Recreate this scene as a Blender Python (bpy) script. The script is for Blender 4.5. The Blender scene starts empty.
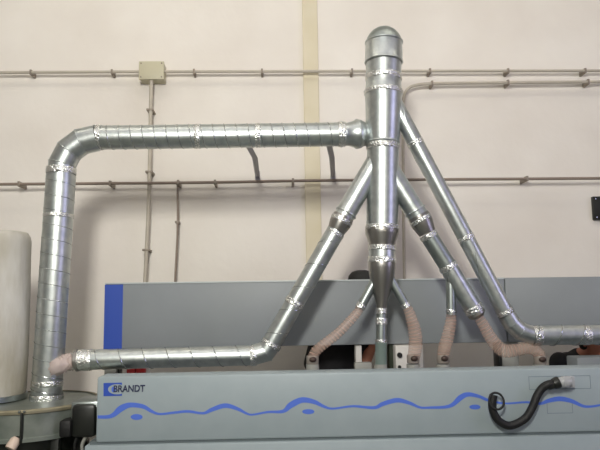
import bpy, bmesh, math, random
from mathutils import Vector, Matrix, Euler
random.seed(7)
SC = bpy.context.scene
COL = SC.collection
PI = math.pi
# ------------------------------------------------------------------ camera
F = 620.0
CAM = Vector((0, 0, 1.6))
PITCH, YAW, ROLL = math.radians(7.0), math.radians(2.0), -0.0145
cd = bpy.data.cameras.new('camera'); cam = bpy.data.objects.new('camera', cd); COL.objects.link(cam)
cd.sensor_width = 36; cd.lens = F / 600 * 36; cd.clip_start = 0.05
R = Matrix.Rotation(-YAW, 3, 'Z') @ Matrix.Rotation(PI/2 + PITCH, 3, 'X') @ Matrix.Rotation(ROLL, 3, 'Z')
cam.matrix_world = Matrix.Translation(CAM) @ R.to_4x4()
SC.camera = cam

def ray(px, py):
    return R @ Vector(((px - 300) / F, -(py - 225) / F, -1))
def at(px, py, Y):
    d = ray(px, py)
    return CAM + d * (Y / d.y)
def scale_at(P):                                   # metres per photo pixel at P
    return (-(R.transposed() @ (P - CAM)).z) / F

# ------------------------------------------------------------------ materials
def lin(c):
    return tuple(((v/255) / 12.92 if v/255 <= 0.04045 else ((v/255 + .055) / 1.055) ** 2.4) for v in c) + (1,)
def mat(name, rgb, rough=.5, metal=0, var=None, vscale=6, bump=0, bscale=40, alpha=1, trans=0, emit=None, estr=0, coat=0, detail=3, stretch=None):
    m = bpy.data.materials.new(name); m.use_nodes = True
    nt = m.node_tree; b = nt.nodes['Principled BSDF']
    b.inputs['Base Color'].default_value = lin(rgb)
    b.inputs['Roughness'].default_value = rough; b.inputs['Metallic'].default_value = metal
    b.inputs['Alpha'].default_value = alpha; b.inputs['Transmission Weight'].default_value = trans
    b.inputs['Coat Weight'].default_value = coat
    tc = nt.nodes.new('ShaderNodeTexCoord')
    src = tc.outputs['Object']
    if stretch:
        mp = nt.nodes.new('ShaderNodeMapping'); mp.inputs['Scale'].default_value = stretch
        nt.links.new(src, mp.inputs['Vector']); src = mp.outputs['Vector']
    if var:
        n = nt.nodes.new('ShaderNodeTexNoise'); n.inputs['Scale'].default_value = vscale; n.inputs['Detail'].default_value = detail
        nt.links.new(src, n.inputs['Vector'])
        r = nt.nodes.new('ShaderNodeValToRGB')
        r.color_ramp.elements[0].position = .3; r.color_ramp.elements[1].position = .7
        r.color_ramp.elements[0].color = lin(rgb); r.color_ramp.elements[1].color = lin(var)
        nt.links.new(n.outputs['Fac'], r.inputs['Fac']); nt.links.new(r.outputs['Color'], b.inputs['Base Color'])
    if bump:
        n2 = nt.nodes.new('ShaderNodeTexNoise'); n2.inputs['Scale'].default_value = bscale; n2.inputs['Detail'].default_value = 2
        bp = nt.nodes.new('ShaderNodeBump'); bp.inputs['Strength'].default_value = bump; bp.inputs['Distance'].default_value = .01
        nt.links.new(src, n2.inputs['Vector']); nt.links.new(n2.outputs['Fac'], bp.inputs['Height'])
        nt.links.new(bp.outputs['Normal'], b.inputs['Normal'])
    if emit:
        b.inputs['Emission Color'].default_value = lin(emit); b.inputs['Emission Strength'].default_value = estr
    return m
M = {
 'wall': mat('painted_wall', (237,232,224), .8, var=(225,218,209), vscale=1.3, bump=.15, bscale=18),
 'pilaster': mat('pilaster_paint', (214,204,176), .8, var=(222,213,190), vscale=3),
 'floor': mat('floor_concrete', (112,114,104), .45, var=(92,94,88), vscale=2),
 'ceil': mat('ceiling_metal', (226,226,220), .8),
 'hall': mat('hall_wall', (206,202,194), .8, var=(190,186,180), vscale=.8),
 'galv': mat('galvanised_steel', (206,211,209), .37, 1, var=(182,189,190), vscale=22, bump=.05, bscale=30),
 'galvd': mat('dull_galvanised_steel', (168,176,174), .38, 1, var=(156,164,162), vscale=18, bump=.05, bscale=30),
 'seam': mat('seam_steel', (190,195,195), .25, 1),
 'tape': mat('foil_tape', (226,228,226), .26, 1, bump=.8, bscale=90),
 'cone': mat('dark_steel', (158,156,152), .34, 1, bump=.05, bscale=30),
 'hose': mat('clear_pink_hose', (212,184,166), .3, alpha=.3, trans=.1),
 'hoseg': mat('clear_green_hose', (128,146,140), .3, alpha=.75, trans=.2),
 'wire': mat('hose_spiral_wire', (188,158,144), .5),
 'hosec': mat('crumpled_clear_hose', (234,214,206), .22, alpha=.72, trans=.2, bump=.6, bscale=60, coat=.5),
 'clamp': mat('hose_clamp_dark', (70,56,50), .5, .4),
 'cuff': mat('grey_hose_cuff', (150,142,134), .4, alpha=.8),
 'port': mat('grey_port', (150,150,144), .5),
 'panel': mat('machine_grey_paint', (150,161,165), .5, var=(145,157,161), vscale=9),
 'hood': mat('hood_grey_paint', (133,138,141), .5, var=(138,143,146), vscale=4),
 'edge': mat('edge_highlight_paint', (190,196,196), .45),  # pale tone for the highlight painted along the hood edge
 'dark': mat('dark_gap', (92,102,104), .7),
 'blue': mat('stripe_blue', (40,74,168), .45),
 'wave': mat('wave_blue', (76,108,200), .5),
 'text': mat('lettering_navy', (34,40,72), .5),
 'line': mat('access_outline', (112,126,134), .6),
 'black': mat('black_rubber', (10,10,11), .6, bump=.2, bscale=60),
 'blackm': mat('black_metal', (26,28,26), .4, .2, var=(36,38,34), vscale=10),
 'red': mat('red_button', (178,40,40), .4),
 'white': mat('white_box', (212,208,202), .5),
 'green': mat('dark_green_post', (52,60,44), .6),
 'conduit': mat('conduit_grey', (190,182,168), .55, var=(178,170,156), vscale=8),
 'conduitd': mat('conduit_brown', (136,122,110), .6),
 'box': mat('junction_box_beige', (192,186,160), .5),
 'clip': mat('conduit_clip', (140,130,118), .5, .3),
 'bracket': mat('bracket_steel', (168,166,170), .5, .15),
 'bag': mat('filter_bag_cloth', (204,202,196), .9, var=(166,160,144), vscale=7, bump=.3, bscale=30, stretch=(1,1,.35)),
 'drum': mat('drum_steel', (150,156,148), .35, .55, var=(120,128,120), vscale=9, bump=.06, bscale=12),
 'rim': mat('brass_rim', (150,144,122), .45, .5, var=(128,122,100), vscale=14),
 'skin': mat('skin', (188,128,106), .55, var=(176,112,92), vscale=14),
 'shirt': mat('black_cloth', (16,16,20), .85, bump=.3, bscale=20),
 'trouser': mat('dark_trousers', (34,38,52), .9, bump=.3, bscale=20),
 'hair': mat('dark_hair', (28,22,18), .6, bump=.5, bscale=80),
 'cap': mat('dark_cap', (40,40,38), .8),
 'eye': mat('eye_white', (230,228,222), .2), 'iris': mat('iris_brown', (52,34,22), .2),
 'shoe': mat('shoe_black', (22,20,20), .5),
 'plastic': mat('clear_plug', (186,188,190), .25, trans=.2, alpha=.85),
 'navy': mat('navy_bag', (24,34,66), .5, bump=.5, bscale=25),
 'beige': mat('beige_tube', (204,184,168), .5),
 'lamp': mat('lamp_glow', (255,250,235), emit=(255,248,230), estr=40),
 'win_r': mat('window_daylight', (220,225,255), emit=(214,208,255), estr=9),
 'win_l': mat('window_daylight_left', (220,235,230), emit=(225,240,232), estr=5),
 'win_f': mat('unseen_window_glow', (255,250,240), emit=(255,248,236), estr=3.5),
 'frame': mat('window_frame', (96,96,92), .6),
}

# ------------------------------------------------------------------ mesh helpers
def obj(name, bm, m, parent=None, smooth=True, ang=35, **props):
    bm.normal_update()
    me = bpy.data.meshes.new(name)
    if smooth:
        for f in bm.faces: f.smooth = True
        for e in bm.edges:
            if len(e.link_faces) == 2 and e.calc_face_angle(0) > math.radians(ang): e.smooth = False
    bm.to_mesh(me); bm.free()
    if isinstance(m, (list, tuple)):
        for x in m: me.materials.append(M[x])
    else: me.materials.append(M[m])
    o = bpy.data.objects.new(name, me); COL.objects.link(o)
    if parent is not None:
        o.parent = parent
        o.matrix_parent_inverse = Matrix.Identity(4)
        off = world_loc(parent)
        me.transform(Matrix.Translation(-off))
    else:
        recentre(o)
    for k, v in props.items(): o[k] = v
    return o
def world_loc(o):
    v = Vector(o.location)
    while o.parent: o = o.parent; v += o.location
    return v
def recentre(o):                                    # origin at the base of a one-mesh thing
    vs = [v.co for v in o.data.vertices]
    c = Vector((sum(v.x for v in vs)/len(vs), sum(v.y for v in vs)/len(vs), min(v.z for v in vs)))
    o.data.transform(Matrix.Translation(-c)); o.location = c
def thing(name, label, cat, loc, group=None):
    o = bpy.data.objects.new(name, None); o.empty_display_size = .1; COL.objects.link(o)
    o.location = loc; o['label'] = label; o['category'] = cat
    if group: o['group'] = group
    return o
def tag(o, label, cat, group=None):
    o['label'] = label; o['category'] = cat
    if group: o['group'] = group
    return o
def struct(name, bm, m, **k):
    o = obj(name, bm, m, None, **k); o['kind'] = 'structure'; return o
def basis(d, hint=None):
    d = d.normalized(); h = hint or (Vector((0,0,1)) if abs(d.z) < .9 else Vector((0,1,0)))
    u = d.cross(h).normalized(); v = d.cross(u).normalized()
    return u, v
def ring(bm, c, u, v, r, n, off=0):
    return [bm.verts.new(c + u*math.cos(2*PI*i/n+off)*r + v*math.sin(2*PI*i/n+off)*r) for i in range(n)]
def bridge(bm, a, b):
    n = len(a)
    for i in range(n): bm.faces.new((a[i], a[(i+1) % n], b[(i+1) % n], b[i]))
def lathe(bm, A, B, prof, n=40, cap0=False, cap1=False):
    """prof: list of (t along A->B, radius)"""
    d = B - A; u, v = basis(d); prev = None
    for i, (t, r) in enumerate(prof):
        if r <= 1e-6: r = 1e-4
        g = ring(bm, A + d*t, u, v, r, n)
        if prev: bridge(bm, prev, g)
        elif cap0: bm.faces.new(g[::-1])
        prev = g
    if cap1: bm.faces.new(prev)
def tube(bm, pts, rad, n=16, cap=True, rib=0, ribn=0, wob=0, flat=1):
    """smooth tube through pts; rad a number or list"""
    rads = rad if isinstance(rad, (list, tuple)) else [rad]*len(pts)
    prev = None; u = None
    for i, p in enumerate(pts):
        d = (pts[min(i+1, len(pts)-1)] - pts[max(i-1, 0)]).normalized()
        if u is None: u, v = basis(d)
        else:
            u = (u - d*u.dot(d)).normalized(); v = d.cross(u)
        r = rads[i]
        g = [bm.verts.new(p + (u*math.cos(2*PI*k/n) + v*math.sin(2*PI*k/n)*flat)*(r*(1+random.uniform(-wob, wob)))) for k in range(n)]
        if prev: bridge(bm, prev, g)
        elif cap: bm.faces.new(g[::-1])
        prev = g
    if cap: bm.faces.new(prev)
def box(bm, x0, x1, y0, y1, z0, z1, bev=0, mi=0):
    vs = [bm.verts.new((x, y, z)) for x in (x0, x1) for y in (y0, y1) for z in (z0, z1)]
    q = [(0,1,3,2),(4,6,7,5),(0,4,5,1),(2,3,7,6),(0,2,6,4),(1,5,7,3)]
    fs = [bm.faces.new([vs[i] for i in f]) for f in q]
    for f in fs: f.material_index = mi
    if bev:
        es = list({e for f in fs for e in f.edges})
        bmesh.ops.bevel(bm, geom=es, offset=bev, segments=2, affect='EDGES', profile=.5)
def spline(P, n):                                   # Catmull-Rom
    out = []; Q = [P[0]*2-P[1]] + list(P) + [P[-1]*2-P[-2]]
    for i in range(1, len(Q)-2):
        for k in range(n):
            t = k/n; a, b, c, d = Q[i-1], Q[i], Q[i+1], Q[i+2]
            out.append(.5*((2*b)+(c-a)*t+(2*a-5*b+4*c-d)*t*t+(3*b-a-3*c+d)*t**3))
    out.append(P[-1]); return out
def lerp1(P, n):
    m = (len(P)-1)*n; out = []
    for i in range(m+1):
        s = i/n; k = min(int(s), len(P)-2); out.append(P[k]*(1-(s-k)) + P[k+1]*(s-k))
    return out

# ------------------------------------------------------------------ depths (metres in front of the camera)
YW = 4.85      # wall
YD = 3.75      # plane the ducts run in
YP = 3.30      # machine front panel
YH = 4.08      # hood face

# ------------------------------------------------------------------ the hall
bm = bmesh.new(); box(bm, -6.2, 6.2, YW, YW+.2, 0, 6.2); struct('wall_back', bm, 'wall', smooth=False)
bm = bmesh.new(); box(bm, -6.2, 6.2, -7.2, YW+.2, -.1, 0); struct('floor', bm, 'floor', smooth=False)
bm = bmesh.new(); box(bm, -6.2, 6.2, -7.2, YW+.2, 6.2, 6.3); struct('ceiling', bm, 'ceil', smooth=False)
bm = bmesh.new(); box(bm, -6.2, 6.2, -7.2, -7, 0, 6.2); struct('wall_front', bm, 'hall', smooth=False)
bm = bmesh.new(); box(bm, -6.2, -6, -7, YW, 0, 6.2); struct('wall_left', bm, 'hall', smooth=False)
bm = bmesh.new(); box(bm, 6, 6.2, -7, YW, 0, 6.2); struct('wall_right', bm, 'hall', smooth=False)
a, b = at(303, 60, YW), at(318, 60, YW)
bm = bmesh.new(); box(bm, a.x, b.x, YW-.03, YW, 0, 6.2, .004); struct('trim_1', bm, 'pilaster', smooth=False)
def window(n, x0, x1, y0, y1, z0, z1, m):
    e = bpy.data.objects.new('window_%d' % n, None); COL.objects.link(e); e['kind'] = 'structure'
    e.location = ((x0+x1)/2, (y0+y1)/2, z0)
    bm = bmesh.new(); box(bm, x0, x1, y0, y1, z0, z1); obj('pane', bm, m, e, smooth=False)
    bm = bmesh.new(); t = .05
    if x1-x0 < y1-y0:
        xa, xb = x0-.02, x1+.02
        for yy in (y0, (y0+y1)/2, y1): box(bm, xa, xb, yy-t/2, yy+t/2, z0-t/2, z1+t/2)
        for zz in (z0, (z0+z1)/2, z1): box(bm, xa, xb, y0, y1, zz-t/2, zz+t/2)
    else:
        ya, yb = y0-.02, y1+.02
        for xx in (x0, (x0+x1)/2, x1): box(bm, xx-t/2, xx+t/2, ya, yb, z0-t/2, z1+t/2)
        for zz in (z0, (z0+z1)/2, z1): box(bm, x0, x1, ya, yb, zz-t/2, zz+t/2)
    obj('window_frame', bm, 'frame', e, smooth=False)
window(1, 5.94, 5.99, -1.6, 1.2, 1.4, 4.6, 'win_r')
window(2, -5.99, -5.94, -5.6, -4.0, 1.6, 4.6, 'win_l')
window(3, 1.4, 4.2, -6.99, -6.94, 1.2, 4.4, 'win_f')  # both front windows are unseen, widened to send more light under the hood
window(4, -4.2, -1.6, -6.99, -6.94, 1.2, 4.4, 'win_f')
def lamp(x, y, z, L, lab):
    t = thing('ceiling_lamp', lab, 'lamp', (x, y, z), 'tube lamps hanging from the ceiling')
    bm = bmesh.new(); box(bm, x-L/2, x+L/2, y-.09, y+.09, z, z+.06, .01); obj('housing', bm, 'white', t)
    for s in (-.045, .045):
        bm = bmesh.new(); lathe(bm, Vector((x-L/2+.05, y+s, z-.02)), Vector((x+L/2-.05, y+s, z-.02)), [(0, .016), (1, .016)], 12, True, True)
        obj('tube', bm, 'lamp', t)
    for s in (-L/3, L/3):
        bm = bmesh.new(); tube(bm, [Vector((x+s, y, z+.05)), Vector((x+s, y, 6.2))], .006, 6); obj('hanger', bm, 'clip', t)
lamp(-1.6, 3.0, 5.0, 2.4, 'twin tube lamp hanging from the ceiling, left of the duct column')
lamp(2.0, 3.0, 5.0, 2.4, 'twin tube lamp hanging from the ceiling, right of the duct column')
lamp(.1, -3.2, 5.0, 2.4, 'twin tube lamp hanging from the ceiling farthest from the machine')

def area(name, loc, target, sx, sy, power, col):
    l = bpy.data.lights.new(name, 'AREA'); l.shape = 'RECTANGLE'; l.size = sx; l.size_y = sy; l.energy = power; l.color = col
    o = bpy.data.objects.new(name, l); COL.objects.link(o); o.location = loc
    o.rotation_euler = (Vector(target) - Vector(loc)).to_track_quat('-Z', 'Y').to_euler(); return o
area('hall_floodlight', (-.42, -.8, 3.42), (-.2, 4.8, 2.6), .45, .7, 540, (1, .98, .91))
area('overhead_fill', (0, .8, 6.1), (0, .8, 0), 8.5, 4.6, 230, (1, .93, .94))  # added overhead fill, widened for soft ambient and brighter duct tops
w = bpy.data.worlds.new('world'); SC.world = w; w.use_nodes = True
w.node_tree.nodes['Background'].inputs[0].default_value = (.8, .8, .85, 1); w.node_tree.nodes['Background'].inputs[1].default_value = .4

# ------------------------------------------------------------------ wall fittings
def conduit(label, pts, r, m, clips=(), Yc=None, name='conduit'):
    P = [at(x, y, Yc or YW-.085) for x, y in pts]
    t = thing(name, label, 'conduit', P[0])
    bm = bmesh.new(); S = spline(P, 8) if len(P) > 2 else P
    tube(bm, S, r, 12); obj('pipe', bm, m, t)
    for cx, cy, vert in clips:
        c = at(cx, cy, Yc or YW-.085); bm = bmesh.new(); s = r*1.15
        if vert: box(bm, c.x-s*1.5, c.x+s*1.5, c.y-s, YW, c.z-.008, c.z+.008, .002)
        else: box(bm, c.x-.008, c.x+.008, c.y-s, YW, c.z-s*1.5, c.z+s*1.5, .002)
        obj('clip', bm, 'clip', t)
    return t
conduit('straight grey conduit entering the junction box from the left', [(-30, 72.8), (140, 71.6)], .0115, 'conduit', [(31,72.4,0),(112,72,0)])
conduit('long grey conduit leaving the junction box, topmost on the right', [(164, 71.6), (640, 70.6)], .0115, 'conduit', [(194,71.6,0),(262,71.4,0),(352,71.2,0),(430,71,0),(508,71,0),(585,70.8,0)])
conduit('grey conduit bending down behind the duct column just under the top one', [(640,81.5),(500,82.8),(440,83.5),(417,85),(407,90),(403.5,100),(403,115),(403.5,200),(404.5,290)], .0125, 'conduit', [(432,83.6,0),(508,82.6,0),(588,82,0)], YW-.08)
conduit('long brown conduit crossing the wall at mid height', [(-30,184.5),(200,182.6),(330,180.4),(640,178)], .0115, 'conduitd', [(19,184,0),(110,183.4,0),(178,182.6,0),(215,182.4,0),(293,181,0),(527,178.6,0)], YW-.13)
conduit('vertical grey conduit dropping from the junction box down the wall', [(151.5,78),(150.5,120),(148.8,200),(145,285),(144,330)], .015, 'conduit', [(150,110,1),(149,172,1),(146,250,1)], YW-.1)
conduit('thin brown vertical cable dropping from the mid height conduit', [(178,184),(177.6,190),(177.6,230),(175,283),(174,330)], .008, 'conduitd', [(176.8,222,1),(178,184,1)], YW-.1)
# junction box
c0, c1 = at(139, 61.5, YW-.12), at(164, 79.5, YW-.12)
t = thing('junction_box', 'beige square junction box on the wall above the bent duct', 'box', ((c0.x+c1.x)/2, YW-.05, c1.z))
bm = bmesh.new(); box(bm, c0.x+.004, c1.x-.004, YW-.115, YW, c1.z+.004, c0.z-.004, .006); obj('body', bm, 'box', t)
bm = bmesh.new(); box(bm, c0.x, c1.x, YW-.128, YW-.11, c1.z, c0.z, .005); obj('lid', bm, 'box', t)
for sx in (c0.x+.018, c1.x-.018):
    for sz in (c0.z-.018, c1.z+.018):
        bm = bmesh.new(); lathe(bm, Vector((sx, YW-.132, sz)), Vector((sx, YW-.12, sz)), [(0, .004), (0, .006), (1, .006)], 10, True, True); obj('screw', bm, 'clip', t)
# black plate
c0, c1 = at(592.5, 196.5, YW-.03), at(626, 219.5, YW-.03)
t = thing('wall_plate', 'small black plate screwed to the wall at the right edge', 'sign', ((c0.x+c1.x)/2, YW-.015, c1.z))
bm = bmesh.new(); box(bm, c0.x, c1.x, YW-.035, YW, c1.z, c0.z, .004); o = obj('plate', bm, 'blackm', t)
for sx in (c0.x+.02, c1.x-.02):
    for sz in (c0.z-.02, c1.z+.02):
        bm = bmesh.new(); lathe(bm, Vector((sx, YW-.039, sz)), Vector((sx, YW-.03, sz)), [(0, .005), (1, .006)], 10, True, True); obj('screw', bm, 'seam', t)
# duct brackets
for (x0,y0,x1,y1,x2,y2,lab) in ((247,147,255,158,257.5,176,'bent steel bracket under the upper duct, left of the pair'),
                           (328.5,146,332,158,333,176,'bent steel bracket under the upper duct, nearest the duct column')):
    P0, P1, P2 = at(x0, y0-3.5, YD+.03), at(x1, y1, YD+.28), at(x2, y2, YW-.01)
    t = thing('duct_bracket', lab, 'bracket', P2, 'wall brackets carrying the upper duct')
    bm = bmesh.new(); tube(bm, [P0, P1, P2], .019, 8, flat=.5); obj('arm', bm, 'bracket', t)
    bm = bmesh.new(); box(bm, P2.x-.02, P2.x+.02, YW-.012, YW, P2.z-.04, P2.z+.04, .003); obj('wall_foot', bm, 'bracket', t)
    bm = bmesh.new(); s = Vector((.02, 0, 0)); tube(bm, [P0+Vector((-.03,0,.012)), P0+Vector((.03,0,.012))], .012, 8, flat=.6); obj('saddle', bm, 'bracket', t)

# ------------------------------------------------------------------ ducts
def straight(bm, A, B, rA, rB=None, n=40):
    lathe(bm, A, B, [(0, rA), (1, rA if rB is None else rB)], n)
def helix(bm, A, B, r, pitch, hand=1, br=.0028, phase=0, lean=0):
    d = B - A; L = d.length; d.normalize(); u, v = basis(d); N = int(L/pitch*28); pts = []
    for i in range(N+1):
        s = L*i/N; a = hand*2*PI*s/pitch + phase
        pts.append(A + d*s + (u*math.cos(a)+v*math.sin(a))*(r+br*.25))
    tube(bm, pts, br, 6)
def pipe(parent, A, B, r, m='galv', pitch=None, hand=1, phase=0, name='pipe', br=.0028):
    bm = bmesh.new(); straight(bm, A, B, r)
    p = obj(name, bm, m, parent)
    if pitch:
        bm = bmesh.new(); helix(bm, A, B, r, pitch, hand, br, phase); obj('spiral_seam', bm, 'seam', p)
    return p
def collar(parent, c, d, r, w=.03, wob=.018, m='tape', name='tape_collar'):
    bm = bmesh.new(); d = d.normalized(); u, v = basis(d); n = 44; K = 6; prev = None
    for k in range(K+1):
        s = (k/K-.5)*w; e = 1.0 if 0 < k < K else .97
        g = [bm.verts.new(c + d*(s + random.uniform(-.0015, .0015)) + (u*math.cos(2*PI*i/n)+v*math.sin(2*PI*i/n))*(r*(1.03*e + random.uniform(-wob, wob)))) for i in range(n)]
        if prev: bridge(bm, prev, g)
        prev = g
    return obj(name, bm, m, parent, ang=60)
def clampring(parent, c, d, r, w=.012):
    d = d.normalized(); bm = bmesh.new(); A = c-d*w/2; B = c+d*w/2
    lathe(bm, A, B, [(0, r*.98), (0, r*1.06), (.3, r*1.09), (.7, r*1.09), (1, r*1.06), (1, r*.98)], 40)
    return obj('joint_ring', bm, 'galv', parent)
def elbow(parent, pts, r, m='galv'):
    bm = bmesh.new(); n = 40
    dirs = [(pts[i+1]-pts[i]).normalized() for i in range(len(pts)-1)]
    u0, v0 = basis(dirs[0]); rings = []
    def mitre(p, a, b):                               # ring in the bisecting plane
        nrm = (a+b).normalized(); ring_ = []
        return nrm
    for i in range(len(pts)-1):
        d = dirs[i]; n0 = d if i == 0 else (dirs[i-1]+d).normalized(); n1 = d if i == len(pts)-2 else (d+dirs[i+1]).normalized()
        side = Vector((0,1,0)); u = side; v = d.cross(u).normalized()
        ga, gb = [], []
        for k in range(n):
            off = (u*math.cos(2*PI*k/n)+v*math.sin(2*PI*k/n))*r
            for p, nn, g in ((pts[i], n0, ga), (pts[i+1], n1, gb)):
                q = p+off; s = (p-q).dot(nn)/d.dot(nn); g.append(bm.verts.new(q+d*s))
        bridge(bm, ga, gb)
        if i > 0:
            loop = [x.co.copy() for x in ga]; c = pts[i]
            loop = [c+(q-c)*1.008 for q in loop]; loop.append(loop[0])
            tube(bm, loop, .0028, 5, cap=False)
    return obj('elbow', bm, m, parent)
def W(px, py, Y=YD): return at(px, py, Y)
def RP(px, Y=YD): return px * Y / F * 1.0

# --- upper left run
ra = RP(12.2); rv = RP(14.3)
t1 = thing('spiral_duct', 'tall bent duct rising from the dust collector and running right to the column', 'duct', W(46, 404))
v0, v1 = W(46, 402), W(61, 176)
pipe(t1, v0, v1, rv, 'galv', RP(14.5), -1, br=.0022)
e = [v1, W(62.3, 164), W(69, 151), W(81.5, 141.5), W(98, 137.7)]
elbow(t1, e, rv*.93)
h1 = W(346, 134.3)
p = pipe(t1, e[-1], h1, ra, 'galv', RP(11.8), 1)
dv = v1-v0; dh = h1-e[-1]
collar(t1, W(61.3, 171), dv, rv, .04); collar(t1, W(58.5, 216), dv, rv, .025); collar(t1, W(46.4, 398), dv, rv*1.06, .045, .03); collar(t1, W(47.3, 383), dv, rv, .035)
collar(t1, W(99.5, 137.6), dh, ra*1.03, .035); collar(t1, W(198, 136.3), dh, ra, .035); collar(t1, W(258, 135.5), dh, ra, .03, .01); collar(t1, W(341.5, 134.3), dh, ra*1.04, .045)
bm = bmesh.new(); lathe(bm, W(340, 134.3), W(374, 133.8, YD+.05), [(0, ra*1.02), (.03, ra*1.12), (.06, ra*1.02), (.2, ra*.96), (.42, ra*1.14), (.48, ra*1.28), (.6, ra*1.2), (.64, ra*1.08), (1, ra*.95)], 40)
obj('flared_end', bm, 'galv', t1)

# --- column
def colx(y): return 384 - (y-28)*3.0/337
t2 = thing('duct_column', 'fat tapering vertical duct column with a domed top in the centre', 'duct', W(colx(368), 368))
def cpart(name, prof, m='galv', **k):
    A, B = W(colx(prof[0][0]), prof[0][0]), W(colx(prof[-1][0]), prof[-1][0]); y0, y1 = prof[0][0], prof[-1][0]
    bm = bmesh.new(); lathe(bm, A, B, [((y-y0)/(y1-y0), RP(r)) for y, r in prof], 56, **k); return obj(name, bm, m, t2)
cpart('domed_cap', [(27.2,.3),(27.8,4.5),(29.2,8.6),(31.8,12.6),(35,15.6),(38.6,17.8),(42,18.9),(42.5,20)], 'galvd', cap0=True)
cpart('cap_band', [(42.3,20),(43.3,20),(44,19.2),(61.5,19.7),(62.5,20.2),(63.5,19.4)])
cpart('upper_pipe', [(62,18.6),(74,18.3),(82,18.2),(88,18.6),(91,19.4),(95,19.6),(97,18.9),(144,16.9)])
cpart('lower_pipe', [(141,16.6),(143,17.5),(145,16.6),(150,16.3),(229,16.1)])
cpart('wide_reducer', [(226,16.4),(229,17.1),(234,17),(243.5,13.5),(246,13.4)], 'cone')
cpart('neck_pipe', [(244,13.2),(262,13.3)])
cpart('lower_cone', [(260,13.4),(263,14),(268,13.7),(284,11),(306,5.2),(309,5.1)], 'cone')
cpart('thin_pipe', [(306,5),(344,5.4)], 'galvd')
cpart('clear_hose', [(341,5.6),(343,6.1),(345,5.8),(370,5.9)], 'hoseg')
cd_ = W(colx(300),300)-W(colx(100),100)
for y, r, wdt in ((78,18.4,.035),(93,19.6,.03),(147,16.7,.035),(228,16.6,.035),(248,13.6,.032),(260,13.7,.035),(311,5.6,.035),(321,5.8,.04),(341,5.9,.02)):
    collar(t2, W(colx(y), y), cd_, RP(r), wdt, .03 if r > 8 else .06)
# branches of the column
def branch(pa, pc, r0, ridge, r1, pn, name='branch_pipe'):
    A, C, N = W(*pa), W(*pc), W(*pn); d = C-A
    bm = bmesh.new(); straight(bm, A, C, RP(r0)); obj(name, bm, 'galv', t2)
    bm = bmesh.new(); lathe(bm, C-(N-C)*.35, N, [(0, RP(r0*1.04)), (.2, RP(r0*1.08)), (.5, RP(r0*1.05)), (1, RP(r1))], 40); obj('branch_reducer', bm, 'cone', t2)
    clampring(t2, W(*ridge), d, RP(r0))
    return C, N, d
C, N, d = branch((381,153), (341.5,220.5), 10.4, (346,213), 8.6, (335.5,232))
collar(t2, C, d, RP(11), .03, .04)
C, N, d = branch((383,160), (420.5,220), 10.6, (415,211), 8.8, (427.5,233))
collar(t2, C, d, RP(11.2), .03, .03)
for (a, b) in (((378,275),(361,306)), ((385.5,270),(405.5,305))):
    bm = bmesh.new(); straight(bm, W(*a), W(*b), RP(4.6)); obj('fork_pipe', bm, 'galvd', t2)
    collar(t2, W(*b), W(*b)-W(*a), RP(4.8), .03, .06)

# --- lower left run
t3 = thing('spiral_duct', 'duct slanting down left from the column and ending level in front of the machine', 'duct', W(166, 366))
A, B = W(336, 231), W(271, 344)
pipe(t3, A, B, RP(9.4), 'galv', RP(26), 1, br=.0022)
e = [B, W(265.5, 351.5), W(252.5, 355.3)]
elbow(t3, e, RP(9.9))
L0 = W(78, 360)
pipe(t3, e[-1], L0, RP(9.7), 'galv', RP(22.8), 1, name='level_pipe')
collar(t3, W(334.8,233.5), B-A, RP(9.2), .03, .03); collar(t3, W(294.5,303), B-A, RP(9.8), .035, .03); collar(t3, W(271,344.2), B-A, RP(10.1), .03, .03)
collar(t3, W(253.5,355.2), e[-1]-L0, RP(10), .035, .02); collar(t3, W(85,359.8), e[-1]-L0, RP(10), .085, .03)
bm = bmesh.new(); lathe(bm, W(79,360), W(72,361), [(0, RP(10.6)), (.4, RP(10.8)), (.8, RP(7)), (1, RP(6.6))], 32); obj('end_reducer', bm, 'cone', t3)
# crumpled link hose between the two
tk = thing('flexible_hose', 'crumpled pinkish clear hose joining the tall duct to the level duct', 'hose', W(64, 372))
P = lerp1([W(73.5,361,YD-.0), W(66,362,YD-.02), W(58,366,YD-.05), W(50,371,YD-.02)], 6)
bm = bmesh.new(); tube(bm, P, [RP(7.5+1.0*(i % 2)) for i in range(len(P))], 28, wob=.11); obj('hose', bm, 'hosec', tk, ang=80)
clampring(tk, P[1], P[1]-P[0], RP(7.6))

# --- inner right diagonal
t4 = thing('spiral_duct', 'short duct slanting down right from the column, the inner of two', 'duct', W(475, 314))
A, B = W(427.5,234), W(475.5,312)
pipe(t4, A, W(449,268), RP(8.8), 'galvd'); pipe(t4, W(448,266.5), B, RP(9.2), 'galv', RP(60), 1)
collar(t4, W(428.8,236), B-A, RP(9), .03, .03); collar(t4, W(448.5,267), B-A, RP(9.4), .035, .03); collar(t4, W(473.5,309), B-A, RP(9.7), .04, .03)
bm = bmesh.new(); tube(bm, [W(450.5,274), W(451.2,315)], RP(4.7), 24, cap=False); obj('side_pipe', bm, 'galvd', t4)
collar(t4, W(451.2,311), W(451,320)-W(451,300), RP(4.9), .022, .05)
bm = bmesh.new(); lathe(bm, W(474.5,310.5), W(478.5,317), [(0, RP(9)), (.6, RP(9.2)), (1, RP(6))], 32); obj('end_reducer', bm, 'cone', t4)

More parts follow.
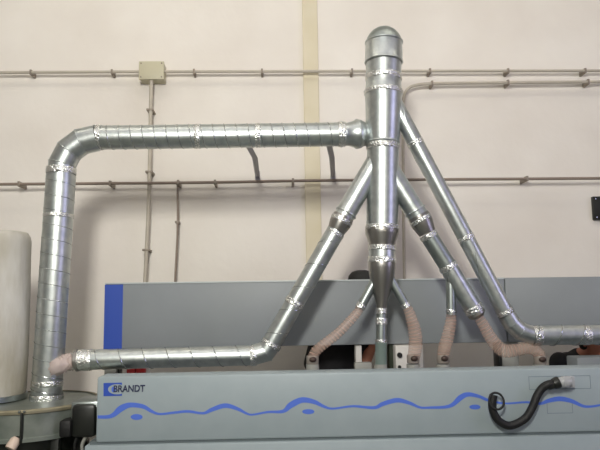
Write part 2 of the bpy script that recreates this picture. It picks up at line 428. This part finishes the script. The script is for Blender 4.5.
# --- long right run
t5 = thing('spiral_duct', 'long duct slanting down right from the column then running level off right', 'duct', W(560, 346))
A, B = W(387,89), W(506.5,314.5)
pipe(t5, A, B, RP(8.3), 'galv', RP(150), 1, br=.0015)
e = [B, W(512,323.5), W(520,331), W(534,335.6)]
elbow(t5, e, RP(8.9), 'galv')
E = W(668, 333.5)
pipe(t5, e[-1], E, RP(9.6), 'galv', RP(23), -1, name='level_pipe', br=.0048)
collar(t5, W(415.5,143), B-A, RP(8.5), .03, .015); collar(t5, W(466,238), B-A, RP(8.5), .03, .01); collar(t5, W(505,312), B-A, RP(8.7), .03, .02); collar(t5, W(536,335.6), E-e[-1], RP(9.7), .05, .02)
collar(t5, W(585,334.9), E-e[-1], RP(9.7), .04, .015)

# --- flexible hoses down into the machine
def hose(lab, pts, rads, port, wob=0):
    t = thing('flexible_hose', lab, 'hose', W(*pts[-1]), 'clear suction hoses above the machine')
    P = spline([W(*q) for q in pts], 14); n = len(P); rr = []
    for i in range(n):
        s = i/(n-1)*(len(rads)-1); k = min(int(s), len(rads)-2); r = rads[k]*(1-(s-k))+rads[k+1]*(s-k)
        rr.append(RP(r*.93*(1.045 if i % 2 else .955)))
    bm = bmesh.new(); tube(bm, P, rr, 24, cap=False); hz = obj('hose', bm, 'hose', t, ang=80)
    for i in range(1, n-1, 2):
        pass
    bm = bmesh.new(); H = []; u = None; acc = 0
    for i in range(n-1):
        d = (P[i+1]-P[i]); L_ = d.length; d.normalize()
        if u is None: u, v = basis(d)
        else: u = (u-d*u.dot(d)).normalized(); v = d.cross(u)
        m_ = max(2, int(L_/RP(3.4)*14))
        for j in range(m_):
            acc += L_/m_/RP(3.4)*2*PI; H.append(P[i]+(P[i+1]-P[i])*(j/m_)+(u*math.cos(acc)+v*math.sin(acc))*rr[i])
    tube(bm, H, .0011, 5); obj('spiral_wire', bm, 'wire', hz)
    c = P[-1]; c2 = W(port[0], port[1]-6)
    bm = bmesh.new(); lathe(bm, c2+Vector((0,0,.02)), c2-Vector((0,0,.03)), [(0, RP(5.6)), (.1, RP(6.1)), (.9, RP(6.1)), (1, RP(5.6))], 28)
    obj('hose_cuff', bm, 'cuff', t)
    bm = bmesh.new(); q = c2 + Vector((0,-RP(6.2),-.0)); bmesh.ops.create_icosphere(bm, subdivisions=2, radius=RP(3.8), matrix=Matrix.Translation(q) @ Matrix.Diagonal((1,.6,.75,1)))
    obj('clamp_screw', bm, 'clamp', t)
    return t
hose('pinkish ribbed hose from the column fork, leftmost of the four', [(360.5,306),(356,314),(337,334),(319,348),(313.5,355),(312.5,363)], [4.4,4.8,5.2,5.4,5.3,5.3], (312.5,365))
hose('pinkish hose dropping right of the column foot beside the white box', [(405.5,305),(410,314),(415,333),(415.5,345),(414,356),(413,363)], [4.6,5.6,7,7.4,6.6,5.6], (413,364))
hose('pinkish hose hanging under the vertical side pipe of the inner diagonal duct', [(451.2,313),(451,320),(448,336),(444.5,348),(443.2,356),(443,363)], [4.8,5.6,6.6,6.8,6.4,5.6], (443,364))
hose('pinkish hose leaving the end of the inner diagonal duct and sweeping right', [(477.5,315.5),(484,326),(493,341),(503,350.5),(516,350),(529,348),(537.5,352),(540,358),(540,364)], [5,6,6.6,7,6.4,6,6.2,5.8,5.4], (540,365))

# ------------------------------------------------------------------ the machine
zt = (at(98,378,YP).z + at(600,366.5,YP).z)/2
zs = (at(98,443,YP).z + at(600,431.5,YP).z)/2
x0 = at(96.5,400,YP).x; xe = at(720,400,YP).x; xl = at(85,446,YP).x
tm = thing('edge_banding_machine', 'long grey machine with a blue wave along its front and a grey hood', 'machine', ((x0+xe)/2, YP+.4, 0))
bm = bmesh.new(); box(bm, x0, xe, YP, YP+.16, zs, zt, .012); obj('front_guard', bm, 'panel', tm)
bm = bmesh.new(); box(bm, xl, xe, YP-.012, YP+.72, .12, zs-.012, .008); obj('lower_cabinet', bm, 'panel', tm)
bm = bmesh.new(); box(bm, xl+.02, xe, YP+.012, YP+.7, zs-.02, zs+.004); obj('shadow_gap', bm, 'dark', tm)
bm = bmesh.new(); box(bm, x0+.05, xe, YP+.16, YP+.9, zs, zt-.16, .01); obj('machine_bed', bm, 'hood', tm)
for fx in (xl+.25, (xl+xe)/2, xe-.25):
    for fy in (YP+.12, YP+.6):
        bm = bmesh.new(); lathe(bm, Vector((fx, fy, 0)), Vector((fx, fy, .125)), [(0,.06),(.15,.06),(.2,.025),(1,.025)], 20, True, True); obj('foot', bm, 'blackm', tm)
# hood
hz1 = (at(105,286,YH).z + at(600,275,YH).z)/2; hz0 = (at(290,346,YH).z + at(430,343.5,YH).z)/2
hx0 = at(104.5,315,YH).x; hx1 = at(505,290,YH).x; hxe = at(760,315,YH).x
bm = bmesh.new(); box(bm, hx0, hx1-.002, YH, YH+.11, hz0, hz1, .008); hood = obj('hood', bm, 'hood', tm)
bm = bmesh.new(); box(bm, hx1+.002, hxe, YH-.006, YH+.11, hz0, hz1+.004, .008); obj('hood', bm, 'hood', tm)
bm = bmesh.new(); box(bm, hx0-.002, at(122.5,315,YH).x, YH-.003, YH+.1, hz0-.001, hz1-.006, .002); obj('blue_stripe', bm, 'blue', hood, smooth=False)
bm = bmesh.new(); box(bm, hx0+.0, hx1, YH-.004, YH+.1, hz1-.004, hz1+.006, .002); obj('top_highlight', bm, 'edge', hood)  # pale strip paints in the highlight on the hood's top edge
zb = zt-.165
def mbox(name, pxa, pxb, pya, pyb, Ya, Yb, m, bev=.006, base=None):
    a = at(pxa, pya, Ya); b = at(pxb, pyb, Ya); bm = bmesh.new()
    box(bm, a.x, b.x, Ya, Yb, base if base is not None else b.z, a.z, bev); return obj(name, bm, m, tm)
def post(px0, px1, m='hood', Y=YH+.03, **k):
    a, b = at(px0, 340, Y), at(px1, 340, Y); bm = bmesh.new(); box(bm, a.x, b.x, Y, Y+.1, zb, hz0+.01, .004)
    return obj('hood_post', bm, m, tm, **k)
post(105, 117, 'port'); post(118.3, 120.6, 'blackm', YH+.02); post(497.5, 501, 'blackm', YH+.0); post(501.2, 518, 'port', YH+.01); post(388.5, 394, 'green')
mbox('control_box', 395.3, 424, 345.5, 372, YH-.06, YH+.12, 'white', base=zb)
k_ = at(399.5, 355, YH-.06); bm = bmesh.new(); lathe(bm, k_+Vector((0,-.02,0)), k_, [(0,.012),(.2,.016),(1,.017)], 20, True, True); obj('knob', bm, 'black', tm)
k_ = at(399.5, 367, YH-.06); bm = bmesh.new(); lathe(bm, k_+Vector((0,-.01,0)), k_, [(0,.01),(1,.012)], 20, True, True); obj('knob', bm, 'blackm', tm)
mbox('white_guard', 355.5, 362, 345.5, 362.5, YH+.02, YH+.1, 'white', .004)
mbox('grey_guard', 355, 372, 362.8, 372, YH-.02, YH+.05, 'port', .004, base=zb)
for (a_, b_) in ((126.5,135), (136,144.5)):
    mbox('red_switch', a_, b_, 364, 375.5, YH-.1, YH-.04, 'red', .008)
mbox('switch_plate', 122.5, 149, 360, 377, YH-.04, YH, 'white', .004, base=zb)
mbox('grey_guard', 577, 640, 357.5, 372, YD+.05, YD+.2, 'hood', .01, base=zb)
for px in (312.5, 413, 443, 540, 380.5):
    c = W(px, 364); bm = bmesh.new(); lathe(bm, Vector((c.x, YD, zb-.005)), Vector((c.x, YD, c.z)), [(0, RP(9)), (.05, RP(9)), (.06, RP(6.6)), (1, RP(6.4))], 28)
    obj('suction_port', bm, 'port', tm)
# decals on the front guard
YQ = YP-.0015
def ribbon(name, pts, m='wave'):
    S = spline([Vector((x, y, th)) for x, y, th in pts], 6); bm = bmesh.new(); prev = None
    for i, s in enumerate(S):
        a = S[max(i-1,0)]; b = S[min(i+1,len(S)-1)]; d = Vector((b.x-a.x, b.y-a.y)).normalized(); nx, ny = -d.y, d.x; h = max(s.z, .8)/2
        g = [bm.verts.new(at(s.x+nx*h, s.y+ny*h, YQ)), bm.verts.new(at(s.x-nx*h, s.y-ny*h, YQ)),
             bm.verts.new(at(s.x-nx*h, s.y-ny*h, YP+.004)), bm.verts.new(at(s.x+nx*h, s.y+ny*h, YP+.004))]
        if prev:
            for k in range(4): bm.faces.new((prev[k], prev[(k+1)%4], g[(k+1)%4], g[k]))
        prev = g
    bmesh.ops.recalc_face_normals(bm, faces=bm.faces)
    return obj(name, bm, m, tm, smooth=False)
wv = [(97.5,417,3.2),(108,416.8,3.6),(114,414.5,4.6),(121,408.5,6.2),(130,405,5),(143,406.5,4.2),(152,411.5,3),(160,414,2.2),(174,412.6,2.4),(188,411.4,2.6),(203,413.2,2.4),(212,409.6,4),(225,405.6,4.6),(237,408.6,3.4),(247,413.6,2.2),(253,414.6,1.8),(268,412,2.2),(283,411.3,3.4),(291,405,6),(302,400,5.6),(314,401.8,4.4),(324,406.5,2.8),(333,408.6,2),(353,406.2,2.2),(374,407.7,3),(383,403.8,4.2),(397,400.2,4.6),(409,402.8,3.4),(420,407.4,2.2),(430,407.6,2.4),(445,407,3),(453,404.4,4),(460.5,397.6,5.4),(468,394.4,4.4),(479,396.4,3.2),(489,400.4,2.6),(505,403.4,1.8),(526,402.2,2),(540,403.6,2.6),(549,400.6,4),(560,398.8,4.8),(571.5,401,4),(583,406,2.8),(592,406.4,2.2),(606,404,2.2),(620,402,3),(640,396,5),(660,400,2)]
ribbon('wave_stripe', wv)
def disc(name, cx, cy, rx, ry, m, Yf=YQ, x_max=None):
    bm = bmesh.new(); fr, bk = [], []
    for i in range(40):
        x = cx+rx*math.cos(2*PI*i/40); y = cy+ry*math.sin(2*PI*i/40)
        if x_max: x = min(x, x_max)
        fr.append(bm.verts.new(at(x, y, Yf))); bk.append(bm.verts.new(at(x, y, YP+.004)))
    bm.faces.new(fr); bridge(bm, fr, bk); bmesh.ops.recalc_face_normals(bm, faces=bm.faces)
    return obj(name, bm, m, tm, smooth=False)
disc('wave_dot', 136.6,417,6,2.9,'wave'); disc('wave_dot',308.3,411.6,6.1,2.5,'wave'); disc('wave_dot',475,407,5.6,2.4,'wave')
def quad(name, x0_, x1_, y0_, y1_, m, Yf=YQ, sl=-.022, parent=None):
    bm = bmesh.new(); P_ = [(x0_,y0_),(x1_,y0_+sl*(x1_-x0_)),(x1_,y1_+sl*(x1_-x0_)),(x0_,y1_)]
    fr = [bm.verts.new(at(x,y,Yf)) for x,y in P_]; bk = [bm.verts.new(at(x,y,YP+.004)) for x,y in P_]
    bm.faces.new(fr); bridge(bm, fr, bk); bmesh.ops.recalc_face_normals(bm, faces=bm.faces)
    return obj(name, bm, m, parent or tm, smooth=False)
lg = quad('logo', 103.5, 122, 383, 396.2, 'blue')
o = disc('logo_crescent', 117.2, 389.3, 9.2, 5.1, 'panel', YQ-.0008, 122.3)
o = disc('logo_centre', 113.6, 389.5, 2.2, 3.0, 'wave', YQ-.0014, 122.2)
tcv = bpy.data.curves.new('lettering', 'FONT'); tcv.body = 'BRANDT'; tcv.size = 1; tcv.extrude = .0; tcv.offset = .026; tcv.shear = 0.04
to = bpy.data.objects.new('tmp_text', tcv); COL.objects.link(to)
bpy.context.view_layer.update()
me = bpy.data.meshes.new_from_object(to.evaluated_get(bpy.context.evaluated_depsgraph_get()))
bpy.data.objects.remove(to)
mx0 = min(v.co.x for v in me.vertices); mx1 = max(v.co.x for v in me.vertices); my0 = min(v.co.y for v in me.vertices); my1 = max(v.co.y for v in me.vertices)
ta, tb = at(113.5, 392.2, YQ), at(145.3, 384.6, YQ)
for v in me.vertices:
    u_, w_ = (v.co.x-mx0)/(mx1-mx0), (v.co.y-my0)/(my1-my0)
    v.co = Vector((ta.x+(tb.x-ta.x)*u_, YQ-.0025, ta.z+w_*(at(113.5,385.3,YQ).z-ta.z))) - Vector(tm.location)
me.materials.append(M['text']); o = bpy.data.objects.new('lettering', me); COL.objects.link(o); o.parent = tm
# access outlines
def outline(x0_,x1_,y0_,y1_):
    bm = bmesh.new(); a, b = at(x0_,y0_,YP), at(x1_,y1_,YP); w_ = .0022
    for (xa,xb,za,zc) in ((a.x,b.x,a.z-w_,a.z),(a.x,b.x,b.z,b.z+w_),(a.x,a.x+w_,b.z,a.z),(b.x-w_,b.x,b.z,a.z)):
        box(bm, xa, xb, YP-.0012, YP+.003, za, zc)
    obj('access_cover_edge', bm, 'line', tm, smooth=False)
outline(528.5,591,376.5,388.5); outline(546.5,573,400.5,413)
# cable
tc_ = thing('power_cable', 'thick black cable hanging in a curl in front of the machine', 'cable', at(510, 425, YP-.04))
YC = YP-.045
cp = [(557,383,YP-.05),(548,384.5,YC-.01),(541.5,389,YC),(536.5,397,YC),(532,408,YC),(526,417.5,YC),(517,423.5,YC),(508,425.5,YC),(499,421,YC),(493.8,413,YC),(492,404,YC),(493.5,395,YC)]
P = spline([at(*q) for q in cp], 8)
bm = bmesh.new(); tube(bm, P, [RP(3.9, YC)]*len(P), 18); obj('cable', bm, 'black', tc_)
c = at(496.5,401,YC-.02); L = []
for i in range(37):
    a = 2*PI*i/36; L.append(c+Vector((math.cos(a)*RP(7.2,YC), .012*math.sin(a), math.sin(a)*RP(7.6,YC))))
bm = bmesh.new(); tube(bm, L, RP(1.1,YC), 10, cap=False); obj('tie_loop', bm, 'black', tc_)
a_, b_ = at(559,382,YP-.055), at(548,386,YP-.05)
bm = bmesh.new(); lathe(bm, a_, b_, [(0, RP(5.6,YC)), (.15, RP(5.9,YC)), (.5, RP(5.2,YC)), (.55, RP(4.5,YC)), (1, RP(4.2,YC))], 24, True, True); obj('cable_gland', bm, 'blackm', tc_)
bm = bmesh.new(); a_, b_ = at(558,382.2,YP-.052), at(570,381.5,YP-.05)
lathe(bm, a_, b_, [(0, RP(4.4,YC)), (.3, RP(5,YC)), (.35, RP(5.6,YC)), (.9, RP(5.6,YC)), (1, RP(4.8,YC))], 24, True, True); obj('connector', bm, 'plastic', tc_)
bm = bmesh.new(); b2 = at(567,381.5,YP); box(bm, b2.x-.025, b2.x+.03, YP-.03, YP+.002, b2.z-.03, b2.z+.03, .006); obj('socket_box', bm, 'plastic', tc_)

# ------------------------------------------------------------------ dust collector
YB = 3.72
dc = at(28, 399.5, YB); Rr = RP(65, YB); zr = dc.z; zd = zr - RP(30, YB-.35)
td = thing('dust_collector', 'round steel dust collector drum on legs at the left edge', 'machine', (dc.x, YB, 0))
A, B = Vector((dc.x, YB, zr-.006)), Vector((dc.x, YB, zd))
bm = bmesh.new(); lathe(bm, A, B, [(0, Rr*.99), (.85, Rr*.99), (.88, Rr*1.01), (1, Rr*1.01)], 80, True, True); drum = obj('drum', bm, 'drum', td)
bm = bmesh.new(); lathe(bm, A+Vector((0,0,.006)), A-Vector((0,0,.018)), [(0, Rr*.95), (0, Rr*1.0), (.3, Rr*1.02), (.8, Rr*1.02), (1, Rr*.99)], 80); obj('rim', bm, 'rim', td)
ss = at(21, 424, YB-Rr); bm = bmesh.new(); box(bm, ss.x-.004, ss.x+.004, YB-Rr-.004, YB-Rr+.03, zd, zr-.01, .001); obj('seam', bm, 'blackm', drum)
for s in (-1, 1):
    bm = bmesh.new(); tube(bm, [ss+Vector((s*.012, -.002, .06)), ss+Vector((s*.012, .01, .06))], .006, 8); obj('bolt', bm, 'seam', drum)
bm = bmesh.new(); lathe(bm, Vector((dc.x, YB, zd+.002)), Vector((dc.x, YB, zd-.3)), [(0, Rr*.93), (.15, Rr*.9), (1, Rr*.55)], 60, False, True); obj('funnel', bm, 'blackm', td)
bm = bmesh.new(); lathe(bm, Vector((dc.x, YB, zd-.29)), Vector((dc.x, YB, .01)), [(0, Rr*.57), (.1, Rr*.62), (.3, Rr*.7), (.8, Rr*.72), (1, Rr*.6)], 48, True, True); obj('collection_bag', bm, 'navy', td)
for k in range(4):
    a = PI/4 + k*PI/2; q = Vector((dc.x+math.cos(a)*Rr*.92, YB+math.sin(a)*Rr*.92, 0)); bm = bmesh.new(); box(bm, q.x-.022, q.x+.022, q.y-.022, q.y+.022, 0, zd+.01, .004); obj('leg', bm, 'blackm', td)
# motor housing
m0, m1 = at(71,405,YP+.13), at(94.5,438,YP+.13)
bm = bmesh.new(); box(bm, m0.x, m1.x, YP+.13, YP+.36, m1.z, m0.z, .022)
mo = obj('motor_housing', bm, 'blackm', td)
bm = bmesh.new(); box(bm, m0.x-.01, m1.x+.012, YP+.16, YP+.38, m1.z+.03, m0.z+.012, .01); obj('housing_back', bm, 'galvd', mo)
bm = bmesh.new(); a_, b_ = at(60,420,YP+.12), at(71.5,437,YP+.12); box(bm, a_.x, b_.x, YP+.1, YP+.3, b_.z, a_.z, .014); obj('latch', bm, 'black', mo)
for px_, dx in ((77,0),(86,.01)):
    q0 = at(px_,436,YP+.16); bm = bmesh.new(); tube(bm, spline([q0, q0+Vector((-.01-dx,0,-.06)), q0+Vector((.0,0.02,-.2)), q0+Vector((-.05,.08,-.4))], 6), .009, 10); obj('hanging_cable', bm, 'port' if dx else 'black', mo)
# the short beige tube
a_, b_ = at(17,438,YP+.05), at(10,449,YP+.02)
bm = bmesh.new(); lathe(bm, a_, b_, [(0,.018),(.2,.026),(.8,.028),(1,.026),(1,.02)], 24, True, True); obj('sight_tube', bm, 'beige', td)
bm = bmesh.new(); tube(bm, [a_, a_+Vector((.01,.04,.035)), Vector((a_.x+.02, YB-Rr*.96, zd+.02))], .012, 10); obj('tube_arm', bm, 'blackm', td)
# filter bag
bc = at(-13, 403, YB+.04); rb = RP(36, YB); ztop = at(0, 233, YB+.06).z
tb_ = thing('filter_bag', 'tall dirty white filter bag standing on the dust collector', 'bag', (bc.x, bc.y, zr))
bm = bmesh.new(); Hh = ztop-zr; n = 56; K = 40; prev = None
for k in range(K+1):
    t = k/K
    r = rb*(.955+.03*math.sin(t*5)+.02*(t)); 
    if t > .93: r *= math.sqrt(max(0, 1-((t-.93)/.085)**2))*.25+.75
    if t < .03: r *= .97
    g = [bm.verts.new(Vector((bc.x, bc.y, zr+Hh*t)) + Vector((math.cos(2*PI*i/n), math.sin(2*PI*i/n), 0))*(r*(1+.012*math.sin(7*2*PI*i/n+6*t)+random.uniform(-.004,.004)))) for i in range(n)]
    if prev: bridge(bm, prev, g)
    else: bm.faces.new(g[::-1])
    prev = g
bm.faces.new(prev); obj('cloth', bm, 'bag', tb_, ang=70)
bm = bmesh.new(); lathe(bm, Vector((bc.x,bc.y,zr)), Vector((bc.x,bc.y,zr+.03)), [(0, rb*.96),(0, rb*1.0),(1, rb*1.0),(1, rb*.96)], 48); obj('clamp_band', bm, 'galvd', tb_)

# ------------------------------------------------------------------ people
def cap_(bm, a, b, ra_, rb_, sq=1.0, ax=None, n=16):
    a, b = Vector(a), Vector(b); d = b-a; L = max(d.length, 1e-4); dn = d/L if d.length > 1e-4 else Vector((0,0,1))
    u, v = basis(dn, ax); prev = None; prof = []
    for i in range(5): th = PI/2*i/5; prof.append((-ra_*math.cos(th), ra_*math.sin(th)+1e-4))
    prof.append((0, ra_)); prof.append((L, rb_))
    for i in range(1, 6): th = PI/2*i/5; prof.append((L+rb_*math.sin(th), rb_*math.cos(th)+1e-4))
    for s, r in prof:
        g = [bm.verts.new(a+dn*s+u*math.cos(2*PI*k/n)*r+v*math.sin(2*PI*k/n)*r*sq) for k in range(n)]
        if prev: bridge(bm, prev, g)
        else: bm.faces.new(g[::-1])
        prev = g
    bm.faces.new(prev)
def ell(bm, c, rx, ry, rz, rot=None):
    bmesh.ops.create_icosphere(bm, subdivisions=3, radius=1, matrix=Matrix.Translation(Vector(c)) @ (rot.to_4x4() if rot else Matrix.Identity(4)) @ Matrix.Diagonal((rx, ry, rz, 1)))
def remesh(name, bm, vox, m, parent, smooth=4):
    bmesh.ops.recalc_face_normals(bm, faces=bm.faces)
    me = bpy.data.meshes.new('tmp'); bm.to_mesh(me); bm.free()
    o = bpy.data.objects.new('tmp', me); COL.objects.link(o)
    md = o.modifiers.new('r', 'REMESH'); md.mode = 'VOXEL'; md.voxel_size = vox
    sm = o.modifiers.new('s', 'SMOOTH'); sm.iterations = smooth; sm.factor = .5
    bpy.context.view_layer.update()
    me2 = bpy.data.meshes.new_from_object(o.evaluated_get(bpy.context.evaluated_depsgraph_get()))
    bpy.data.objects.remove(o); me2.name = name
    for p in me2.polygons: p.use_smooth = True
    me2.materials.clear(); me2.materials.append(M[m])
    o2 = bpy.data.objects.new(name, me2); COL.objects.link(o2); o2.parent = parent
    return o2
def hand(bm, w, d, palm, s=1):
    """w wrist point, d direction of fingers, palm = palm normal; s = thumb side"""
    d = Vector(d).normalized(); pn = Vector(palm); pn = (pn - d*pn.dot(d)).normalized(); sd = d.cross(pn)*s
    w = Vector(w)
    for k in (-1.5, -.5, .5, 1.5): cap_(bm, w+d*.012+sd*k*.012, w+d*.085+sd*k*.019, .0145, .0125, n=10)
    for k, ln in ((1.5,.068),(.5,.078),(-.5,.072),(-1.5,.056)):
        p0 = w+d*.085+sd*k*.02; p1 = p0+(d*.95+pn*.25).normalized()*ln*.45; p2 = p1+(d*.75+pn*.65).normalized()*ln*.32; p3 = p2+(d*.45+pn*.85).normalized()*ln*.25
        cap_(bm, p0, p1, .0098, .009, n=10); cap_(bm, p1, p2, .009, .0083, n=10); cap_(bm, p2, p3, .0083, .0072, n=10)
    t0 = w+d*.02+sd*.022; t1_ = t0+(d*.6+sd*.7+pn*.25).normalized()*.042; t2_ = t1_+(d*.85+sd*.3+pn*.35).normalized()*.032; t3_ = t2_+(d*.9+pn*.4).normalized()*.024
    cap_(bm, t0, t1_, .014, .0115, n=10); cap_(bm, t1_, t2_, .0112, .0098, n=10); cap_(bm, t2_, t3_, .0098, .008, n=10)
def person(label, loc, rz, H, lean, elbL, wrL, elbR, wrR, headturn, hat=True, crouch=0, sleeve=(.86, .86), drop=0):
    """local frame: x to the figure's left, -y is forward; lean shifts the upper body (x, y)"""
    t = thing('person', label, 'person', loc); t.rotation_euler = (0, 0, rz)
    k = H/1.75; V = lambda x, y, z: Vector((x*k, y*k, z*k))
    lx, ly = lean
    def up(x, y, z):
        f = max(0, (z-.95)/.5); return V(x+lx*f, y+ly*f, z-crouch)
    hip = {s: V(.095*s, 0, .92-crouch) for s in (-1, 1)}; kn = {s: V(.105*s+crouch*.15*s, -.02-crouch*1.1, .49-crouch*.12) for s in (-1, 1)}; an = {s: V(.11*s, .03-crouch*.4, .09) for s in (-1, 1)}
    fy_ = -crouch*.4
    sh = {s: up(.185*s, .0, 1.42) for s in (-1, 1)}
    EL = {1: up(*elbL), -1: up(*elbR)}; WR = {1: up(*wrL), -1: up(*wrR)}
    hc = up(headturn[0], -.02+headturn[1], 1.625-drop)
    bm = bmesh.new()
    # legs, trunk
    for s in (-1, 1):
        cap_(bm, hip[s], kn[s], .085*k, .056*k); cap_(bm, kn[s], an[s], .054*k, .036*k); cap_(bm, kn[s]+V(0,.02,-.1), kn[s]+V(0,.015,-.2), .05*k, .04*k)
        cap_(bm, an[s]+V(0,.02,-.05), an[s]+V(.01*s,-.17,-.065), .036*k, .026*k)
    def trunk(g):
        cap_(bm, V(-.06,0,.95-crouch), V(.06,0,.95-crouch), (.115+g)*k, (.115+g)*k, .85); 
        cap_(bm, up(0,0,1.0), up(0,0,1.15), (.135+g)*k, (.13+g)*k, .72, Vector((0,1,0)))
        cap_(bm, up(0,-.005,1.15), up(0,0,1.33), (.135+g)*k, (.155+g)*k, .7, Vector((0,1,0)))
        cap_(bm, up(-.12,0,1.40), up(.12,0,1.40), (.07+g)*k, (.07+g)*k)
        cap_(bm, up(-.06,0,1.3), up(.06,0,1.3), (.115+g)*k, (.115+g)*k, .9)
    trunk(0)
    for s in (-1, 1):
        cap_(bm, sh[s], EL[s], .052*k, .04*k); cap_(bm, EL[s], WR[s], .04*k, .026*k)
        hand(bm, WR[s], WR[s]-EL[s], (-s, -.2, 0), 1 if s > 0 else 1)
    nb = up(0, .005, 1.44); cap_(bm, nb, hc+V(0,.02,-.06), .058*k, .052*k)
    ell(bm, hc+V(0,.012,.03), .076*k, .093*k, .09*k); ell(bm, hc+V(0,-.02,-.03), .062*k, .072*k, .085*k); ell(bm, hc+V(0,-.06,-.085), .034*k, .03*k, .026*k)
    cap_(bm, hc+V(0,-.093,.01), hc+V(0,-.112,-.022), .009*k, .015*k); cap_(bm, hc+V(-.018,-.083,-.052), hc+V(.018,-.083,-.052), .009*k, .009*k)
    cap_(bm, hc+V(-.04,-.078,.03), hc+V(.04,-.078,.03), .012*k, .012*k)
    for s in (-1, 1): ell(bm, hc+V(.078*s,.01,-.01), .01*k, .02*k, .032*k)
    remesh('body', bm, .0065, 'skin', t, 3)
    for s in (-1, 1):
        bm = bmesh.new(); ell(bm, hc+V(.03*s,-.084,.008), .014*k, .009*k, .008*k); e_ = obj('eye', bm, 'eye', None); e_.location = (0,0,0) if False else e_.location; e_.parent = t
        bm = bmesh.new(); ell(bm, hc+V(.03*s,-.091,.008), .006*k, .004*k, .006*k); i_ = obj('iris', bm, 'iris', None); i_.parent = t
    # shirt
    bm = bmesh.new(); trunk(.016)
    for s in (-1, 1): cap_(bm, sh[s], sh[s].lerp(EL[s], sleeve[0 if s < 0 else 1]), .07*k, .06*k)
    cap_(bm, up(0,.005,1.40), up(0,.0,1.45), .075*k, .062*k)
    remesh('shirt', bm, .011, 'shirt', t, 3)
    bm = bmesh.new()
    cap_(bm, V(-.06,0,.93-crouch), V(.06,0,.93-crouch), .127*k, .127*k, .9)
    for s in (-1, 1): cap_(bm, hip[s], kn[s], .1*k, .074*k); cap_(bm, kn[s], an[s]+V(0,0,.0), .074*k, .062*k)
    remesh('trousers', bm, .011, 'trouser', t, 3)
    for s in (-1, 1):
        bm = bmesh.new(); cap_(bm, V(.11*s,.05+fy_,.045), V(.125*s,-.15+fy_,.035), .045*k, .036*k); cap_(bm, V(.11*s,.045+fy_,.05), V(.11*s,.035+fy_,.1), .05*k, .046*k)
        o_ = remesh('shoe', bm, .008, 'shoe', t, 3)
    bm = bmesh.new(); ell(bm, hc+V(0,.022,.045), .084*k, .098*k, .086*k); ell(bm, hc+V(0,.05,-.01), .074*k, .064*k, .08*k)
    remesh('hair', bm, .008, 'hair', t, 2)
    if hat:
        bm = bmesh.new(); n = 40; prev = None
        for (z, r) in ((.055,.094),(.08,.1),(.11,.093),(.135,.07),(.146,.035),(.148,.001)):
            g = [bm.verts.new(hc+V(0,.016,z)+Vector((math.cos(2*PI*i/n)*r*k*.98, math.sin(2*PI*i/n)*r*k*1.12, 0))) for i in range(n)]
            if prev: bridge(bm, prev, g)
            prev = g
        bm.faces.new(prev)
        g0 = []; g1 = []
        for i in range(17):
            a = PI+PI*i/16; g0.append((math.cos(a)*.08, -.03+math.sin(a)*.06)); g1.append((math.cos(a)*.082, -.05+math.sin(a)*.125))
        for (pz, flip) in ((.062, 0), (.07, 1)):
            A_ = [bm.verts.new(hc+V(x, y, pz)) for x, y in g0]; B_ = [bm.verts.new(hc+V(x, y, pz-.012)) for x, y in g1]
            for i in range(16): bm.faces.new((A_[i], A_[i+1], B_[i+1], B_[i]))
        c_ = obj('cap', bm, 'cap', None); c_.parent = t
    return t
# left worker: stands behind the hood, cap showing above it
q = at(334, 360, 4.48); hd = at(354.5, 270, 4.48)
person('person in a black shirt and dark cap standing behind the hood', (q.x, 4.5, 0), math.radians(4), 1.75*hd.z/1.773, (hd.x-q.x-.03, 0.0),
       (.17,-.06,1.2), (.14,-.12,1.0), (-.2,.0,1.13), (-.14,-.18,.98), (.03,-.02), sleeve=(1.0, .35))
q = at(580, 350, 4.44)
person('person in a black shirt stooping behind the machine under the right duct', (q.x, 4.56, 0), math.radians(22), 1.72, (.0, -.05),
       (.27,-.08,1.16), (.2,-.2,1.0), (-.26,-.05,1.15), (-.2,-.18,.98), (.02,-.1), hat=False, crouch=.255, drop=.06)

# ------------------------------------------------------------------ colour management
SC.view_settings.view_transform = 'Standard'; SC.view_settings.look = 'None'; SC.view_settings.gamma = 1
SC.view_settings.use_curve_mapping = False; SC.view_settings.exposure = -1.75
